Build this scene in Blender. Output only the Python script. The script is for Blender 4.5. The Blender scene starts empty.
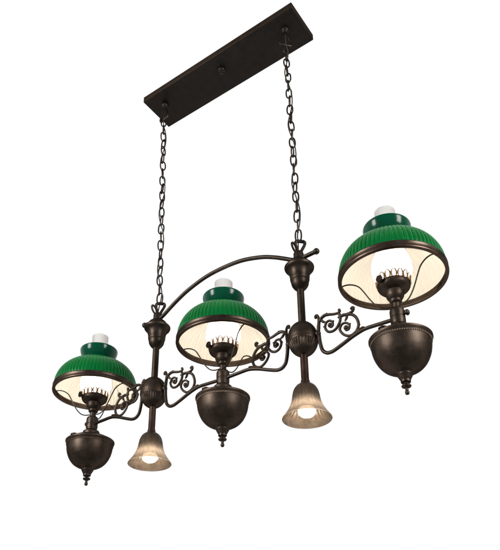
import bpy, math, random
from mathutils import Vector, Matrix
random.seed(7)
S = bpy.context.scene
COL = S.collection
U = 0.5            # metres per modelling unit (lamp-to-lamp spacing = 1 unit = 0.5 m)
H = 2.0            # height of the modelling origin above the studio floor level
PI = math.pi

# ------------------------------------------------------------------ camera
cd = bpy.data.cameras.new('camera'); cam = bpy.data.objects.new('camera', cd); COL.objects.link(cam)
cam.location = (1.93830*U, -2.47055*U, -1.51081*U + H)
cam.rotation_euler = (2.018041, 0.0208208, 0.605783)
cd.sensor_fit = 'VERTICAL'; cd.sensor_height = 36.0; cd.sensor_width = 36.0*500/550
cd.lens = 36.0*667.515/550
cd.shift_x = -(264.649-250)/550; cd.shift_y = (396.324-275)/550
cd.clip_start = 0.01; cd.clip_end = 100
S.camera = cam

# ------------------------------------------------------------------ white studio surround
W = bpy.data.worlds.new('World'); S.world = W; W.use_nodes = True
nt = W.node_tree; nt.nodes.clear()
out = nt.nodes.new('ShaderNodeOutputWorld'); bg = nt.nodes.new('ShaderNodeBackground')
tc = nt.nodes.new('ShaderNodeTexCoord'); sx = nt.nodes.new('ShaderNodeSeparateXYZ'); rp = nt.nodes.new('ShaderNodeValToRGB')
mr = nt.nodes.new('ShaderNodeMapRange'); mr.inputs['From Min'].default_value = -1; mr.inputs['From Max'].default_value = 1
# white backdrop side: bright behind the fixture, dim studio on the camera side and below
fw = Vector((-math.sin(.6058), math.cos(.6058), .35)).normalized()
dt = nt.nodes.new('ShaderNodeVectorMath'); dt.operation = 'DOT_PRODUCT'; dt.inputs[1].default_value = fw
nt.links.new(tc.outputs['Generated'], dt.inputs[0]); nt.links.new(dt.outputs['Value'], mr.inputs['Value'])
nt.links.new(mr.outputs[0], rp.inputs[0]); nt.links.new(rp.outputs[0], bg.inputs[0]); nt.links.new(bg.outputs[0], out.inputs[0])
e = rp.color_ramp.elements
e[0].position = 0.40; e[0].color = (.22, .217, .213, 1)
e[1].position = 0.68; e[1].color = (1, 1, 1, 1)
bg.inputs[1].default_value = 1.0

def area(name, loc, target, size, power, col=(1, 1, 1)):
    l = bpy.data.lights.new(name, 'AREA'); l.shape = 'RECTANGLE'; l.size, l.size_y = size; l.energy = power; l.color = col
    o = bpy.data.objects.new(name, l); COL.objects.link(o)
    o.location = loc
    o.rotation_euler = (Vector(target)-Vector(loc)).to_track_quat('-Z', 'Y').to_euler()
    return o
TG = (0, 0, H+.1)
area('softbox', (-1.0, -2.35, H+0.6), TG, (.7, 1.3), 76, (1, .98, .95))
area('softbox', (2.55, -0.35, H+0.7), TG, (.7, 1.3), 66, (1, .98, .95))

S.view_settings.view_transform = 'Standard'; S.view_settings.look = 'None'
S.view_settings.exposure = 0; S.view_settings.gamma = 1
S.render.film_transparent = False
cy = S.cycles
cy.max_bounces = 12; cy.diffuse_bounces = 5; cy.glossy_bounces = 4; cy.transmission_bounces = 8; cy.transparent_max_bounces = 10
cy.use_denoising = True
cy.sample_clamp_indirect = 0

# ------------------------------------------------------------------ materials
def mat(name):
    m = bpy.data.materials.new(name); m.use_nodes = True
    n = m.node_tree.nodes; n.clear()
    return m, n, m.node_tree.links
def setin(node, **kw):
    for k, v in kw.items(): node.inputs[k.replace('_', ' ')].default_value = v

def bronze(name, dark, light, rough=(.36, .52), metallic=.9, bump=.18, rub=(.085, .055, .036)):
    m, n, l = mat(name)
    o = n.new('ShaderNodeOutputMaterial'); p = n.new('ShaderNodeBsdfPrincipled'); l.new(p.outputs[0], o.inputs[0])
    t = n.new('ShaderNodeTexCoord')
    n1 = n.new('ShaderNodeTexNoise'); setin(n1, Scale=42.0, Detail=7.0, Roughness=.65); l.new(t.outputs['Object'], n1.inputs['Vector'])
    n2 = n.new('ShaderNodeTexNoise'); setin(n2, Scale=520.0, Detail=3.0); l.new(t.outputs['Object'], n2.inputs['Vector'])
    r = n.new('ShaderNodeValToRGB'); r.color_ramp.elements[0].position = .32; r.color_ramp.elements[1].position = .68
    r.color_ramp.elements[0].color = (*dark, 1); r.color_ramp.elements[1].color = (*light, 1)
    l.new(n1.outputs[0], r.inputs[0])
    # worn edges, where the dark patina has rubbed through to brown
    oi = n.new('ShaderNodeObjectInfo'); hv = n.new('ShaderNodeHueSaturation'); vr = n.new('ShaderNodeMapRange'); setin(vr, To_Min=.86, To_Max=1.14)
    l.new(oi.outputs['Random'], vr.inputs['Value']); l.new(vr.outputs[0], hv.inputs['Value'])
    g = n.new('ShaderNodeNewGeometry')
    mr = n.new('ShaderNodeMapRange'); setin(mr, From_Min=.53, From_Max=.62, To_Min=0.0, To_Max=.55); l.new(g.outputs['Pointiness'], mr.inputs['Value'])
    mx = n.new('ShaderNodeMix'); mx.data_type = 'RGBA'
    l.new(mr.outputs[0], mx.inputs[0]); l.new(r.outputs[0], mx.inputs[6]); mx.inputs[7].default_value = (*rub, 1)
    l.new(mx.outputs[2], hv.inputs['Color']); l.new(hv.outputs[0], p.inputs['Base Color'])
    rr = n.new('ShaderNodeMapRange'); setin(rr, From_Min=.3, From_Max=.7, To_Min=rough[0], To_Max=rough[1]); l.new(n1.outputs[0], rr.inputs['Value'])
    l.new(rr.outputs[0], p.inputs['Roughness'])
    p.inputs['Metallic'].default_value = metallic
    p.inputs['Specular Tint'].default_value = (.22, .2, .18, 1)
    p.inputs['Specular IOR Level'].default_value = .3
    b = n.new('ShaderNodeBump'); setin(b, Strength=bump, Distance=.0006); l.new(n2.outputs[0], b.inputs['Height'])
    n3 = n.new('ShaderNodeTexNoise'); setin(n3, Scale=95.0, Detail=4.0); l.new(t.outputs['Object'], n3.inputs['Vector'])
    b2 = n.new('ShaderNodeBump'); setin(b2, Strength=.16, Distance=.0012); l.new(n3.outputs[0], b2.inputs['Height']); l.new(b.outputs[0], b2.inputs['Normal'])
    l.new(b2.outputs[0], p.inputs['Normal'])
    return m
M_BR = bronze('dark_bronze', (.040, .030, .0235), (.070, .053, .042), rough=(.36, .52))
M_ARM = bronze('dark_bronze_arms', (.032, .026, .0215), (.052, .043, .036), bump=.35)
M_STEM = bronze('reddish_bronze', (.050, .031, .0235), (.082, .053, .041))
M_PLATE = bronze('black_bronze_plate', (.020, .0165, .0145), (.029, .0245, .022), rough=(.5, .62), bump=.3)
M_CHAIN = bronze('black_chain', (.026, .022, .019), (.044, .037, .033), rough=(.4, .55))
M_GAL = bronze('crown_brass', (.27, .175, .105), (.38, .25, .155), rough=(.35, .5))

def m_cord():
    m, n, l = mat('cord_cloth'); o = n.new('ShaderNodeOutputMaterial'); p = n.new('ShaderNodeBsdfPrincipled'); l.new(p.outputs[0], o.inputs[0])
    w = n.new('ShaderNodeTexNoise'); setin(w, Scale=700.0); r = n.new('ShaderNodeValToRGB')
    r.color_ramp.elements[0].color = (.012, .010, .009, 1); r.color_ramp.elements[1].color = (.035, .03, .026, 1)
    t = n.new('ShaderNodeTexCoord'); l.new(t.outputs['Object'], w.inputs[0]); l.new(w.outputs[0], r.inputs[0]); l.new(r.outputs[0], p.inputs['Base Color'])
    p.inputs['Roughness'].default_value = .6
    return m
M_CORD = m_cord()

def m_green(name, c0, c1, trans, tcol, rough):
    m, n, l = mat(name); o = n.new('ShaderNodeOutputMaterial')
    t = n.new('ShaderNodeTexCoord'); no = n.new('ShaderNodeTexNoise'); setin(no, Scale=14.0, Detail=4.0); l.new(t.outputs['Object'], no.inputs[0])
    r = n.new('ShaderNodeValToRGB'); r.color_ramp.elements[0].color = c0; r.color_ramp.elements[1].color = c1
    l.new(no.outputs[0], r.inputs[0])
    p = n.new('ShaderNodeBsdfPrincipled'); l.new(r.outputs[0], p.inputs['Base Color'])
    setin(p, Roughness=rough, IOR=1.5)
    p.inputs['Specular IOR Level'].default_value = .25
    tr = n.new('ShaderNodeBsdfTranslucent'); tr.inputs[0].default_value = tcol
    mx = n.new('ShaderNodeMixShader'); mx.inputs[0].default_value = trans
    b = n.new('ShaderNodeBump'); setin(b, Strength=.12, Distance=.002); n3 = n.new('ShaderNodeTexNoise'); setin(n3, Scale=55.0); l.new(t.outputs['Object'], n3.inputs[0]); l.new(n3.outputs[0], b.inputs['Height']); l.new(b.outputs[0], p.inputs['Normal'])
    l.new(p.outputs[0], mx.inputs[1]); l.new(tr.outputs[0], mx.inputs[2]); l.new(mx.outputs[0], o.inputs[0])
    return m
M_GREEN = m_green('green_cased_glass', (.0, .055, .028, 1), (.0, .094, .040, 1), .40, (.0, .70, .11, 1), .22)
M_COLLAR = m_green('dark_green_collar_glass', (.0, .046, .023, 1), (.0, .080, .038, 1), .14, (.0, .30, .10, 1), .17)

def m_opal():
    m, n, l = mat('opal_lining'); o = n.new('ShaderNodeOutputMaterial')
    p = n.new('ShaderNodeBsdfPrincipled'); p.inputs['Base Color'].default_value = (.86, .815, .75, 1); setin(p, Roughness=.35)
    p.inputs['Specular IOR Level'].default_value = .25
    tr = n.new('ShaderNodeBsdfTranslucent'); tr.inputs[0].default_value = (.8, .78, .7, 1)
    mx = n.new('ShaderNodeMixShader'); mx.inputs[0].default_value = .06
    l.new(p.outputs[0], mx.inputs[1]); l.new(tr.outputs[0], mx.inputs[2]); l.new(mx.outputs[0], o.inputs[0])
    return m
M_OPAL = m_opal()

def m_chimney():
    m, n, l = mat('frosted_chimney_glass'); o = n.new('ShaderNodeOutputMaterial')
    d = n.new('ShaderNodeBsdfPrincipled'); d.inputs['Base Color'].default_value = (.69, .685, .69, 1); setin(d, Roughness=.3)
    tr = n.new('ShaderNodeBsdfTranslucent'); lw = n.new('ShaderNodeLayerWeight'); lw.inputs[0].default_value = .5
    r = n.new('ShaderNodeValToRGB'); r.color_ramp.elements[0].position = .12; r.color_ramp.elements[0].color = (.80, .78, .745, 1)
    r.color_ramp.elements[1].position = 1.0; r.color_ramp.elements[1].color = (.03, .022, .015, 1)   # limb colour darkened to paint a soft falloff on the glow
    l.new(lw.outputs['Facing'], r.inputs[0]); l.new(r.outputs[0], tr.inputs[0])
    mx = n.new('ShaderNodeMixShader'); mx.inputs[0].default_value = .55
    l.new(d.outputs[0], mx.inputs[1]); l.new(tr.outputs[0], mx.inputs[2]); l.new(mx.outputs[0], o.inputs[0])
    return m
M_CHIM = m_chimney()

def m_bulb(name, strength, col):
    m, n, l = mat(name); o = n.new('ShaderNodeOutputMaterial'); em = n.new('ShaderNodeEmission')
    em.inputs[0].default_value = (*col, 1); em.inputs[1].default_value = strength; l.new(em.outputs[0], o.inputs[0])
    return m
M_BULB = m_bulb('lit_bulb', 78, (1, .935, .85))
M_SPOT = m_bulb('lit_downlight', 62, (1, .90, .76))

def m_amber():
    m, n, l = mat('smoky_amber_glass'); o = n.new('ShaderNodeOutputMaterial')
    t = n.new('ShaderNodeTexCoord')
    no = n.new('ShaderNodeTexNoise'); setin(no, Scale=44.0, Detail=6.0, Roughness=.72, Distortion=.8); l.new(t.outputs['Object'], no.inputs[0])
    r = n.new('ShaderNodeValToRGB'); r.color_ramp.elements[0].position = .28; r.color_ramp.elements[1].position = .74
    r.color_ramp.elements[0].color = (.040, .027, .018, 1); r.color_ramp.elements[1].color = (.16, .110, .070, 1)
    l.new(no.outputs[0], r.inputs[0])
    p = n.new('ShaderNodeBsdfPrincipled'); setin(p, Roughness=.22); p.inputs['Specular IOR Level'].default_value = .25
    tr = n.new('ShaderNodeBsdfTranslucent'); g2 = n.new('ShaderNodeGamma'); g2.inputs[1].default_value = .60; l.new(r.outputs[0], g2.inputs[0])
    lw = n.new('ShaderNodeLayerWeight'); lw.inputs[0].default_value = .45; mg = n.new('ShaderNodeMix'); mg.data_type = 'RGBA'
    l.new(lw.outputs['Facing'], mg.inputs[0]); l.new(g2.outputs[0], mg.inputs[6]); mg.inputs[7].default_value = (.035, .02, .011, 1); l.new(mg.outputs[2], tr.inputs[0])
    mh = n.new('ShaderNodeMix'); mh.data_type = 'RGBA'; l.new(lw.outputs['Facing'], mh.inputs[0]); l.new(r.outputs[0], mh.inputs[6]); mh.inputs[7].default_value = (.022, .014, .009, 1); l.new(mh.outputs[2], p.inputs['Base Color'])
    tp = n.new('ShaderNodeBsdfTransparent'); tp.inputs[0].default_value = (.50, .41, .31, 1)
    m1 = n.new('ShaderNodeMixShader'); m1.inputs[0].default_value = .55
    m2 = n.new('ShaderNodeMixShader'); m2.inputs[0].default_value = .016
    b = n.new('ShaderNodeBump'); setin(b, Strength=.35, Distance=.0015); l.new(no.outputs[0], b.inputs['Height']); l.new(b.outputs[0], p.inputs['Normal'])
    l.new(p.outputs[0], m1.inputs[1]); l.new(tr.outputs[0], m1.inputs[2])
    l.new(m1.outputs[0], m2.inputs[1]); l.new(tp.outputs[0], m2.inputs[2]); l.new(m2.outputs[0], o.inputs[0])
    return m
M_AMBER = m_amber()

# ------------------------------------------------------------------ mesh helpers
class MB:
    """collects vertices and faces (in modelling units) and links them as ONE mesh object"""
    def __init__(s): s.v = []; s.f = []; s.m = []
    def add(s, vs, fs, mi=0):
        b = len(s.v); s.v += [tuple(v) for v in vs]
        s.f += [tuple(i+b for i in f) for f in fs]; s.m += [mi]*len(fs)
        return s
    def lathe(s, prof, seg=48, at=(0, 0, 0), mod=None, mi=0, rot=None):
        vs = []; n = len(prof); ax = Vector(at)
        for k in range(seg):
            a = 2*PI*k/seg
            for j, (r, z) in enumerate(prof):
                rr = r+(mod(a, r, z, j) if mod else 0)
                p = Vector((rr*math.cos(a), rr*math.sin(a), z))
                if rot: p = rot @ p
                vs.append(p+ax)
        fs = []
        for k in range(seg):
            k2 = (k+1) % seg
            for j in range(n-1):
                fs.append((k*n+j, k2*n+j, k2*n+j+1, k*n+j+1))
        # close ends that sit on the axis with a cap ring collapse
        return s.add(vs, fs, mi)
    def tube(s, pts, r, seg=10, closed=False, smooth=6, mi=0, flat=1.0, nrm=None, caps=True):
        pts = [Vector(p) for p in pts]
        rad = list(r) if isinstance(r, (list, tuple)) else [r]*len(pts)
        if smooth > 1:
            P = []; RR = []; n = len(pts); last = n if closed else n-1
            for i in range(last):
                g = lambda k: pts[k % n] if closed else pts[max(0, min(n-1, k))]
                p0, p1, p2, p3 = g(i-1), g(i), g(i+1), g(i+2)
                for q in range(smooth):
                    t = q/smooth; t2 = t*t; t3 = t2*t
                    P.append(.5*((2*p1)+(p2-p0)*t+(2*p0-5*p1+4*p2-p3)*t2+(3*p1-p0-3*p2+p3)*t3))
                    RR.append(rad[i]*(1-t)+rad[(i+1) % n]*t)
            if not closed: P.append(pts[-1]); RR.append(rad[-1])
            pts, rad = P, RR
        n = len(pts); vs = []; fs = []
        T = []
        for i in range(n):
            a = pts[(i-1) % n] if closed else pts[max(0, i-1)]; b = pts[(i+1) % n] if closed else pts[min(n-1, i+1)]
            T.append((b-a).normalized())
        up = Vector(nrm) if nrm else (Vector((0, 1, 0)) if abs(T[0].y) < .9 else Vector((1, 0, 0)))
        N = (up-T[0]*up.dot(T[0])).normalized()
        for i in range(n):
            N = (N-T[i]*N.dot(T[i])).normalized(); B = T[i].cross(N)
            for k in range(seg):
                a = 2*PI*k/seg
                vs.append(pts[i]+N*(math.cos(a)*rad[i]*flat)+B*(math.sin(a)*rad[i]))
        m = n if closed else n-1
        for i in range(m):
            i2 = (i+1) % n
            for k in range(seg):
                k2 = (k+1) % seg
                fs.append((i*seg+k, i*seg+k2, i2*seg+k2, i2*seg+k))
        if not closed and caps:
            fs.append(tuple(range(seg-1, -1, -1))); fs.append(tuple((n-1)*seg+k for k in range(seg)))
        return s.add(vs, fs, mi)
    def ball(s, c, r, seg=16, sc=(1, 1, 1), mi=0):
        vs = []; fs = []; R = seg//2
        for j in range(1, R):
            th = PI*j/R
            for k in range(seg):
                a = 2*PI*k/seg
                vs.append((c[0]+r*sc[0]*math.sin(th)*math.cos(a), c[1]+r*sc[1]*math.sin(th)*math.sin(a), c[2]+r*sc[2]*math.cos(th)))
        for j in range(R-2):
            for k in range(seg):
                k2 = (k+1) % seg; fs.append((j*seg+k, (j+1)*seg+k, (j+1)*seg+k2, j*seg+k2))
        t = len(vs); vs.append((c[0], c[1], c[2]+r*sc[2])); vs.append((c[0], c[1], c[2]-r*sc[2]))
        for k in range(seg):
            k2 = (k+1) % seg; fs.append((t, k, k2)); fs.append((t+1, (R-2)*seg+k2, (R-2)*seg+k))
        return s.add(vs, fs, mi)
    def build(s, name, mats, parent, loc=(0, 0, 0), rz=0, sharp=38):
        me = bpy.data.meshes.new(name)
        me.from_pydata([(x*U, y*U, z*U) for x, y, z in s.v], [], s.f)
        for m in (mats if isinstance(mats, (list, tuple)) else [mats]): me.materials.append(m)
        me.polygons.foreach_set('material_index', s.m)
        me.polygons.foreach_set('use_smooth', [True]*len(s.f))
        import bmesh
        bm = bmesh.new(); bm.from_mesh(me)
        bmesh.ops.remove_doubles(bm, verts=bm.verts, dist=1e-6)
        bmesh.ops.dissolve_degenerate(bm, edges=bm.edges, dist=1e-7)
        bmesh.ops.recalc_face_normals(bm, faces=bm.faces)
        bm.to_mesh(me); bm.free()
        me.set_sharp_from_angle(angle=math.radians(sharp))
        o = bpy.data.objects.new(name, me); COL.objects.link(o)
        o.parent = parent; o.location = tuple(c*U for c in loc); o.rotation_euler = (0, 0, rz)
        return o

def empty(name, parent=None, loc=(0, 0, 0), rz=0):
    o = bpy.data.objects.new(name, None); COL.objects.link(o); o.empty_display_size = .05
    o.parent = parent; o.location = tuple(c*U for c in loc); o.rotation_euler = (0, 0, rz)
    return o
def copy_tree(o, parent, loc=None, rz=None):
    c = o.copy(); COL.objects.link(c); c.parent = parent
    if loc is not None: c.location = tuple(x*U for x in loc)
    if rz is not None: c.rotation_euler = (0, 0, rz)
    for ch in list(o.children): copy_tree(ch, c)
    return c
def spl(prof, k=4):
    """smooth a lathe profile (Catmull-Rom)"""
    P = []; n = len(prof)
    for i in range(n-1):
        p0, p1, p2, p3 = (Vector(prof[max(0, min(n-1, j))]) for j in (i-1, i, i+1, i+2))
        for q in range(k):
            t = q/k; P.append(tuple(.5*((2*p1)+(p2-p0)*t+(2*p0-5*p1+4*p2-p3)*t*t+(3*p1-p0-3*p2+p3)*t**3)))
    P.append(tuple(prof[-1])); return [(max(r, 0), z) for r, z in P]

# ------------------------------------------------------------------ the chandelier
root = bpy.data.objects.new('chandelier', None); COL.objects.link(root)
root.location = (0, 0, H); root.empty_display_size = .1
root['label'] = 'dark bronze hanging billiard chandelier with three green ribbed glass shades and two amber bell shades'
root['category'] = 'chandelier'

# ---- ceiling plate
p_, q_, zt, ht = .622, .136, 2.456, .047
CW, SW = math.cos(.0131), math.sin(.0131)
def plate_pt(x, y, z): return (CW*x-SW*y-.0133, SW*x+CW*y+.0111, z)
def rbox(mb, hx, hy, z0, z1, r):
    # box with rounded vertical and lower edges
    rings = []
    for (ins, z) in ((0, z1), (0, z0+r), (r*.3, z0+r*.3), (r, z0)):
        ring = []
        for cx, cy, a0 in ((1, 1, 0), (-1, 1, 90), (-1, -1, 180), (1, -1, 270)):
            for k in range(4):
                a = math.radians(a0+30*k); rr = r*1.2
                ring.append(plate_pt(cx*(hx-ins-rr)+rr*math.cos(a), cy*(hy-ins-rr)+rr*math.sin(a), z))
        rings.append(ring)
    n = 16; vs = [v for rg in rings for v in rg]; fs = []
    for j in range(len(rings)-1):
        for k in range(n):
            k2 = (k+1) % n; fs.append((j*n+k, j*n+k2, (j+1)*n+k2, (j+1)*n+k))
    fs.append(tuple(range(n))); fs.append(tuple((len(rings)-1)*n+k for k in range(n-1, -1, -1)))
    mb.add(vs, fs)
mb = MB(); rbox(mb, p_, q_, zt, zt+ht, .003)
plate = mb.build('ceiling_plate', M_PLATE, root, sharp=25)

CAMR = 0.6058                                  # azimuth of the picture plane
def loop_pts(w, h, az, lean=0.0):
    # rounded triangular loop, point at the bottom, in the vertical plane of azimuth az
    base = [(0.10, 0.0), (.26, .30), (.47, .72), (.47, .90), (.30, 1.0), (-.30, 1.0), (-.47, .90), (-.47, .72), (-.26, .30), (-.10, 0.0)]
    return [(math.cos(az)*(a*w+lean*b), math.sin(az)*(a*w+lean*b), b*h) for a, b in base]

for sx_ in (-1, 1):
    c = plate_pt(sx_*.509, -.0218-.0111, zt)
    mb = MB()
    mb.lathe(spl([(0.024, -.001), (.026, -.008), (.024, -.022), (.014, -.030), (.012, -.038), (.012, -.046), (0, -.050)], 3), 24)
    L = [(x, y, -.152+.115*(1-z)) for x, y, z in loop_pts(.076, 1, CAMR+(.25 if sx_ > 0 else -.7))]
    mb.tube(L, .0080, 8, closed=True, smooth=5)
    mb.build('canopy_hook', M_CHAIN, plate, loc=c)
c = plate_pt(0, -.0329, zt)
mb = MB(); mb.lathe(spl([(.021, -.001), (.025, -.010), (.023, -.022), (.012, -.028), (.009, -.034), (.013, -.040), (.013, -.052), (.008, -.058), (0, -.060)], 3), 24)
mb.build('canopy_knob', M_CHAIN, plate, loc=c)

# ---- chains and their cords
def link_mesh(name, parent):
    pts = []; d = .0046
    for k in range(16):
        a = 2*PI*k/16; c, q = math.cos(a), math.sin(a)
        pts.append((.0165*math.copysign(abs(c)**.8, c), 0, .0385*math.copysign(abs(q)**.85, q)))
    return MB().tube(pts, d, 8, closed=True, smooth=2).build(name, M_CHAIN, parent)
links0 = None
ENDS = {}
for sx_ in (-1, 1):
    top = Vector(plate_pt(sx_*.509, -.0329, zt-.147)); bot = Vector((sx_*.5+.006, 0, .768))
    ENDS[sx_] = (top, bot)
    ch = empty('chain', root, top)
    d = bot-top; n = 23; step = d/n
    az = CAMR+(.0 if sx_ > 0 else .35)
    for i in range(n):
        pos = step*(i+.5)
        if links0 is None: o = links0 = link_mesh('chain_link', ch)
        else: o = links0.copy(); COL.objects.link(o); o.parent = ch
        s_ = d.length/n/.067
        o.scale = (1, 1, s_)
        o.location = (pos+Vector((random.uniform(-.002, .002), random.uniform(-.002, .002), 0)))*U
        wob = .35*math.sin(i*.8+sx_)+random.uniform(-.25, .25)
        o.rotation_euler = (random.uniform(-.05, .05), random.uniform(-.09, .09), az+(PI/2 if i % 2 else 0)+wob)
    pts = []; m = 60
    for i in range(m+1):
        t = i/m; amp = .017*min(1, (1-t)*14+.25, t*10+.2)
        ph = t*PI*7.0+sx_
        a = CAMR
        q = top+d*t
        off = amp*math.sin(ph); dep = amp*.7*math.cos(ph*1.0)
        pts.append((q.x+math.cos(a)*off+math.sin(a)*dep, q.y+math.sin(a)*off-math.cos(a)*dep, q.z))
    pts.append((bot.x-.006, bot.y, bot.z-.055)); pts.append((sx_*.5, 0, .70))
    pts.insert(0, (top.x, top.y, top.z+.10))
    MB().tube(pts, .0036, 7, smooth=3).build('cord', M_CORD, root)

# ---- arched bridge bar
half = [(.0, .817), (.13, .808), (.26, .772), (.345, .733), (.41, .695), (.455, .667), (.487, .655), (.53, .651), (.60, .653)]
pts = [(-x, 0, z) for x, z in half[::-1]]+[(x, 0, z) for x, z in half[1:]]
mb = MB().tube(pts, .0116, 14, smooth=6)
for s_ in (-1, 1): mb.ball((s_*.607, 0, .653), .0168, 18)
mb.build('bridge_bar', M_ARM, root)

# ---- columns: cap, hanger loop, stem, fluted hub
def column(x):
    P = root
    mb = MB().lathe(spl([(.0192, .455), (.0235, .458), (.033, .468), (.0425, .484), (.0462, .500), (.0465, .510)], 4)
                    + spl([(.0495, .513), (.0505, .520), (.0515, .535), (.055, .553), (.063, .570), (.0735, .582), (.0775, .590), (.0775, .598), (.072, .604)], 4)
                    + spl([(.066, .608), (.058, .620), (.048, .634), (.034, .644), (.027, .648)], 4) + [(.027, .684), (.024, .692), (.0, .694)], 44)
    cap = mb.build('column_cap', M_BR, P, loc=(x, 0, 0))
    mb = MB()
    az = CAMR+.15
    L = [(px+.004, py, .688+pz) for px, py, pz in loop_pts(.052, .078, az, .010)]
    mb.tube(L, [.0092, .0085, .008, .0088, .010, .010, .0088, .008, .0085, .0092], 9, closed=True, smooth=5)
    ring = []
    for k in range(10):
        a = 2*PI*k/10; u = -.024+.014*math.cos(a)-.009*math.sin(a); z = .715+.026*math.sin(a)
        ring.append((math.cos(az+.5)*u, math.sin(az+.5)*u-.004, z))
    mb.tube(ring, .0062, 8, closed=True, smooth=3)
    mb.build('hanger_loop', M_CHAIN, cap)
    MB().lathe([(.0188, .25), (.0188, .466)], 24).build('stem', M_BR, P, loc=(x, 0, 0))
    MB().lathe([(.0190, .09), (.0190, -.058)]+spl([(.0200, -.060), (.0215, -.070), (.0245, -.079), (.026, -.085), (.023, -.089)], 3)+[(0, -.090)], 24).build('stem', M_STEM, P, loc=(x, 0, 0))
    prof = []
    A, Cc, z0 = .0765, .096, .165
    for j in range(61):
        th = PI*j/60; prof.append((max(A*math.sin(th), 0.0), z0-Cc*math.cos(th)))
    def flute(a, r, z, j):
        if r < .01: return 0
        o = 0
        if z < .145: o += -.0034*math.exp(-((z-.124)/.0175)**4)*(.5-.5*math.cos(a*32))**.8+.0005
        o += .0026*math.exp(-((z-.1475)/.0035)**2)
        return o
    hub = MB().lathe(prof, 300, mod=flute).build('arm_hub', M_BR, P, loc=(x, 0, 0), sharp=180)
    for ang in (-1.9, -0.35):
        r_ = .0655; zz = .205
        mb = MB(); rot = Matrix.Rotation(ang, 3, 'Z') @ Matrix.Rotation(math.radians(66), 3, 'Y')
        mb.lathe([(.0085, -.006), (.0085, .003), (.0065, .005), (.004, .0045), (.003, .001), (0, .001)], 16, rot=rot, at=(r_*math.cos(ang), r_*math.sin(ang), zz))
        mb.build('screw', M_CHAIN, hub)
for x in (-.5, .5): column(x)

# ---- scrolled arms (drawn from the column axis outwards)
tube_ = [(.0740, .166), (.0885, .164), (.0925, .130), (.0975, .095), (.1065, .064), (.127, .045), (.150, .0415), (.172, .046), (.215, .0625), (.265, .083), (.315, .0985), (.345, .1025), (.39, .1015), (.475, .0985)]
def make_arm():
    mb = MB().tube([(a, 0, z) for a, z in tube_], [.0103]*2+[.0092]*12, 12, smooth=6)
    mb.ball((.084, 0, .166), .0165, 16, (1, .9, 1.05))
    arm = mb.build('arm', M_ARM, root)
    sc = MB()
    def st(p, r, flat=1.0):
        n = len(p); sc.tube([(a, 0, z) for a, z in p], r if isinstance(r, (list, tuple)) else [r]*n, 9, smooth=5, flat=flat)
    def t(n, a, b): return [a+(b-a)*i/(n-1) for i in range(n)]
    # upright stalk that curls back over the hub
    st([(.0880, .166), (.0915, .200), (.0955, .232), (.0930, .258), (.0855, .2715), (.0765, .2690), (.0775, .2590)], [.0095, .0095, .008, .0065, .006, .0055, .006])
    sc.ball((.0790, 0, .2600), .0075, 12)
    # first arch
    st([(.0945, .222), (.108, .243), (.130, .2535), (.155, .2490), (.178, .2420), (.200, .2395), (.2130, .2450), (.2120, .2535)], [.007, .008, .0085, .0075, .0068, .0065, .006, .006])
    sc.ball((.2100, 0, .2540), .0075, 12)
    # first volute
    st([(.2060, .2380), (.2125, .2160), (.2090, .1880), (.1880, .1590), (.1620, .1500), (.1390, .1600), (.1275, .1850), (.1360, .2100), (.1540, .2140), (.1690, .2010), (.1700, .1830), (.1600, .1760), (.1515, .1830)], t(13, .0075, .0055))
    sc.ball((.1555, 0, .1880), .0125, 14)
    st([(.107, .238), (.118, .222), (.133, .213)], [.006, .007, .004])
    # second leaf
    st([(.2070, .2120), (.2270, .2170), (.2480, .2140), (.2700, .2160), (.2850, .2260), (.2860, .2400), (.2760, .2420)], [.006, .0085, .008, .0075, .0065, .006, .006])
    sc.ball((.2760, 0, .2370), .0078, 12)
    # second volute
    st([(.2500, .2130), (.2760, .2030), (.2960, .1780), (.3050, .1420), (.2960, .1130), (.2740, .0960), (.2480, .0950), (.2200, .1160), (.2060, .1450), (.2180, .1690), (.2400, .1700), (.2570, .1530), (.2540, .1330), (.2400, .1290), (.2340, .1380)], t(15, .0078, .0055))
    sc.ball((.2390, 0, .1430), .0125, 14)
    st([(.250, .212), (.246, .196), (.236, .182)], [.006, .007, .004])
    for (a0, z0, a1, z1) in ((.100, .236, .0965, .2475), (.139, .2535, .1405, .2640), (.127, .186, .1185, .1930), (.1690, .2010, .1770, .2075), (.207, .212, .1995, .2165), (.2560, .1530, .2640, .1600), (.3030, .1350, .3125, .1330), (.2060, .1450, .1985, .1500)):
        st([(a0, z0), ((a0+a1)/2+.001, (z0+z1)/2), (a1, z1)], [.0062, .0052, .0030])
    # leaf tip that lies on the tube
    st([(.2900, .1020), (.3080, .1060), (.3240, .1120), (.3330, .1130)], [.008, .009, .007, .003])
    sc.build('scrollwork', M_ARM, arm)
    return arm
arm0 = make_arm()
arm0.location = (-.5*U, 0, 0)
for x, rz in ((-.5, PI), (.5, 0), (.5, PI)): copy_tree(arm0, root, (x, 0, 0), rz)

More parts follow.
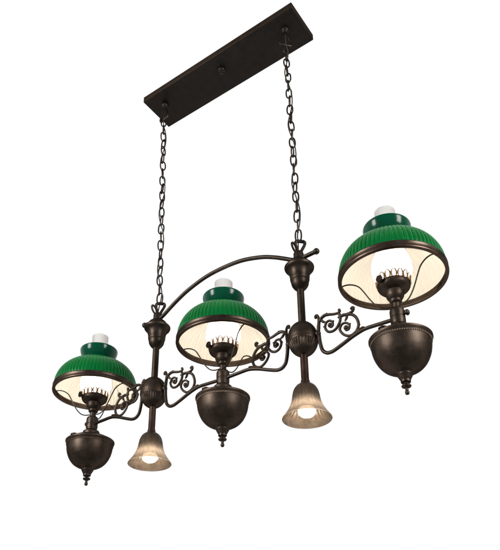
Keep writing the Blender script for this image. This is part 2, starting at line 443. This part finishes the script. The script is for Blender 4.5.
# ---- downlights: amber bell glass with a lit bulb
def make_downlight():
    dl = empty('downlight', root, (-.5, 0, 0))
    prof = spl([(.022, -.084), (.035, -.0885), (.049, -.101), (.0590, -.120), (.0640, -.143), (.0672, -.164), (.0725, -.186), (.0825, -.210), (.0965, -.234), (.1105, -.253), (.1172, -.262)], 4)+[(.1180, -.2645), (.1165, -.2665), (.1145, -.2655)]
    def rib(a, r, z, j):
        k = min(1, max(0, (-.085-z)/.06))*min(1, max(0, (z+.262)/.05))
        return .0011*k*math.cos(a*26+z*30)
    MB().lathe(prof, 208, mod=rib).build('bell_shade', M_AMBER, dl, sharp=60)
    MB().lathe(spl([(.026, -.088), (.028, -.13), (.032, -.165), (.0405, -.196), (.0430, -.208), (.0400, -.212)], 3), 24).build('socket_baffle', M_CHAIN, dl)  # socket flared wide to block bulb light from the bell's shoulder
    MB().ball((0, 0, -.226), .0420, 28, (1, 1, .70)).build('bulb', M_SPOT, dl)
    return dl
dl0 = make_downlight()
copy_tree(dl0, root, (.5, 0, 0))

# ---- oil lamps
def make_lamp():
    L = empty('oil_lamp', root, (-1, 0, 0))
    # font (oil reservoir)
    bowl = spl([(.0335, -.194), (.0370, -.184), (.0480, -.1780), (.0660, -.1700), (.0890, -.1545), (.1090, -.1305), (.1240, -.0990), (.1310, -.0720), (.1338, -.0500), (.1340, -.0340)], 4)
    prof = bowl+[(.1395, -.026), (.1425, -.021), (.1425, -.015), (.138, -.011)]+spl([(.132, -.010), (.11, .004), (.08, .018), (.05, .028), (.03, .031)], 3)
    MB().lathe(prof, 96).build('font', M_BR, L)
    mb = MB()                                   # rope-twist band under the rim
    nb = 84
    for k in range(nb):
        a = 2*PI*k/nb; mb.ball((.1338*math.cos(a), .1338*math.sin(a), -.0385), .0042, 6, (1, 1, 1.5))
    mb.build('beaded_band', M_GAL2, L)
    MB().lathe([(.035, -.190)]+spl([(.0348, -.193), (.0325, -.197), (.0265, -.209), (.0225, -.216)], 3)
               + [(.0215, -.2185), (.0225, -.222), (.0215, -.227), (.012, -.229), (.010, -.234), (.011, -.237)]
               + spl([(.0185, -.2395), (.0215, -.244), (.0195, -.249), (.011, -.253)], 3)
               + [(.0075, -.257), (.0070, -.266)]+spl([(.0095, -.270), (.0095, -.278), (.0070, -.284), (0, -.286)], 3), 32).build('finial', M_BR, L)
    ang = math.radians(247)
    MB().lathe([(.019, -.012), (.019, -.004), (.0225, -.003), (.0225, .002), (.019, .005), (0, .006)], 20, at=(.098*math.cos(ang), .098*math.sin(ang), .014)).build('filler_cap', M_CHAIN, L)
    # collar that carries the arm
    mb = MB().lathe(spl([(.049, .026), (.0495, .044), (.046, .052), (.036, .057), (.0315, .062)], 3)+[(.0315, .068)]
                    + spl([(.034, .074), (.0345, .080), (.0345, .092)], 2)+[(.0325, .094), (.0325, .099), (.0345, .101)]
                    + spl([(.0348, .125), (.0335, .137), (.028, .145), (.020, .149)], 3)+[(.018, .150), (.018, .16), (.0, .16)], 40)
    mb.build('collar', M_BR, L)
    mb = MB()                                   # plug screws on both arm ports
    # burner: neck, stepped body and the shallow pan under the chimney
    MB().lathe([(.0175, .150), (.0175, .176)]+spl([(.0235, .178), (.028, .184), (.0285, .194)], 3)+[(.031, .196)]
               + spl([(.036, .204), (.0415, .216), (.043, .232)], 3)+[(.043, .238)]
               + spl([(.050, .241), (.063, .247), (.0735, .258), (.0770, .270), (.0775, .279)], 3)+[(.0755, .281), (.0735, .279), (.071, .268), (.03, .262)], 56).build('burner', M_BR, L)
    mb = MB()                                   # looped crown round the pan
    nl = 17
    for k in range(nl):
        a = 2*PI*k/nl
        pts = [(-.0085, .277), (-.0108, .290), (-.0104, .302), (-.0066, .3115), (0, .3150), (.0066, .3115), (.0104, .302), (.0108, .290), (.0085, .277)]
        R = .0765
        mb.tube([((R+.05*(z-.278)+.0012*(k%2))*math.cos(a+u/R), (R+.05*(z-.278))*math.sin(a+u/R), z) for u, z in pts], .0040, 7, smooth=3)
    mb.build('gallery_crown', M_GAL, L)
    ang = math.radians(250); mb = MB()
    rot = Matrix.Rotation(ang, 3, 'Z') @ Matrix.Rotation(PI/2, 3, 'Y')
    mb.lathe([(.0035, -.05), (.0035, .0)]+[(.016, .001), (.018, .004), (.018, .009), (.016, .012), (.006, .012), (0, .012)], 20, rot=rot, at=(.086*math.cos(ang), .086*math.sin(ang), .277))
    mb.build('wick_knob', M_ARM, L)
    # chimney
    co = spl([(.060, .268), (.072, .290), (.0885, .325), (.0965, .365), (.0925, .405), (.0800, .445), (.0660, .490), (.0560, .535), (.0515, .580), (.0503, .640), (.0500, .702)], 4)
    MB().lathe(co+[(.0506, .7045), (.0506, .7070), (.0490, .7080), (.0476, .7060)], 56).build('chimney', M_CHIM, L)
    mb = MB().ball((0, 0, .350), .030, 20, (1, 1, 1.25)); mb.lathe([(.016, .268), (.016, .322)], 16)
    mb.build('bulb', M_BULB, L)
    # shade: ribbed dome with flared collar, opal lining
    R0, zc = .2485, .320
    dome = []
    NE, CD = 2.35, .208
    def dz(r, R, c): return c*max(0, 1-(r/R)**NE)**(1/NE)
    for j in range(33):
        th = math.radians(2.5+(74.0-2.5)*j/32); r = R0*math.cos(th)**(2/NE); dome.append((r, zc+dz(r, R0, CD)))
    rn = dome[-1][0]
    fl = spl([(rn-.004, dome[-1][1]-.001), (.0855, .5340), (.0985, .5510), (.1095, .5720), (.1150, .5920), (.1160, .6020)], 4)
    nd = len(dome)
    def ribs(a, r, z, j):
        if j >= nd: return 0
        k = min(1, j/3)*min(1, (nd-1-j)/2.2+.15)
        w = abs(math.cos(a*NR/2))
        return (.0066*(w**.65)-.0033)*k*(.42+.58*r/R0)
    NR = 72
    outer = dome+fl
    outl = outer+[(.1152, .6050), (.1132, .6055)]
    ins = [(r-.0045, z-.001) for r, z in fl[::-1]]
    idome = []
    for j in range(33):
        th = math.radians(74.0-(74.0-2.5)*j/32); r = .2425*math.cos(th)**(2/NE); idome.append((r, zc-.002+dz(r, .2425, .2025)))
    mb = MB().lathe(outl[:nd], 864, mod=ribs, mi=0)
    mb.lathe([(dome[-1][0]-.0017, dome[-1][1])]+outl[nd:]+ins[:-1], 96, mi=2)
    n_out = len(outl)+len(ins)-1
    def iribs(a, r, z, j): return .0019*math.cos(a*NR)*min(1, max(0, r-.1)*20)
    mb.lathe([(ins[-2][0], ins[-2][1]-.0005)]+idome, 864, mod=iribs, mi=1)
    mb.build('shade', [M_GREEN, M_OPAL, M_COLLAR], L, sharp=50)
    # shade ring
    MB().lathe([(.2405, .334), (.2530, .338), (.2550, .334)]+[(.2535, .329), (.2535, .314), (.2555, .310), (.2540, .305), (.2480, .303), (.2385, .304), (.2375, .308), (.2405, .312), (.2405, .334)], 120).build('shade_ring', M_RING, L)
    w = [(.240, 0, .312), (.214, 0, .318), (.184, 0, .312), (.158, 0, .294), (.138, 0, .262), (.118, 0, .224), (.096, 0, .190), (.072, 0, .166), (.045, 0, .158), (.016, 0, .162)]
    w0 = MB().tube(w, .0034, 8, smooth=5).build('shade_wire', M_ARM, L)
    for k in range(2):
        c = w0.copy(); COL.objects.link(c); c.parent = L
    return L
M_RING = bronze('ring_bronze', (.044, .032, .025), (.074, .054, .043), rough=(.3, .42))
M_GAL2 = bronze('rubbed_bead', (.075, .058, .046), (.12, .095, .077))
lampA = make_lamp()
def pose(L, x, az):
    L.location = (x*U, 0, 0)
    for o, a in zip([c for c in L.children if c.name.startswith('shade_wire')], az): o.rotation_euler = (0, 0, math.radians(a))
lampB = copy_tree(lampA, root); lampC = copy_tree(lampA, root)
pose(lampA, -1, (222, 5, 110)); pose(lampB, 0, (199, -23, 83)); pose(lampC, 1, (201, -16, 112))
for L, s_ in ((lampA, -1), (lampC, 1)):         # plug on the unused arm port of each end lamp
    rot = Matrix.Rotation(s_*PI/2, 3, 'Y')
    MB().lathe([(.008, 0), (.008, .040)]+spl([(.0125, .041), (.0145, .046), (.0125, .053), (.005, .057), (0, .058)], 3), 18, rot=rot, at=(0, 0, .112)).build('port_plug', M_BR, L)
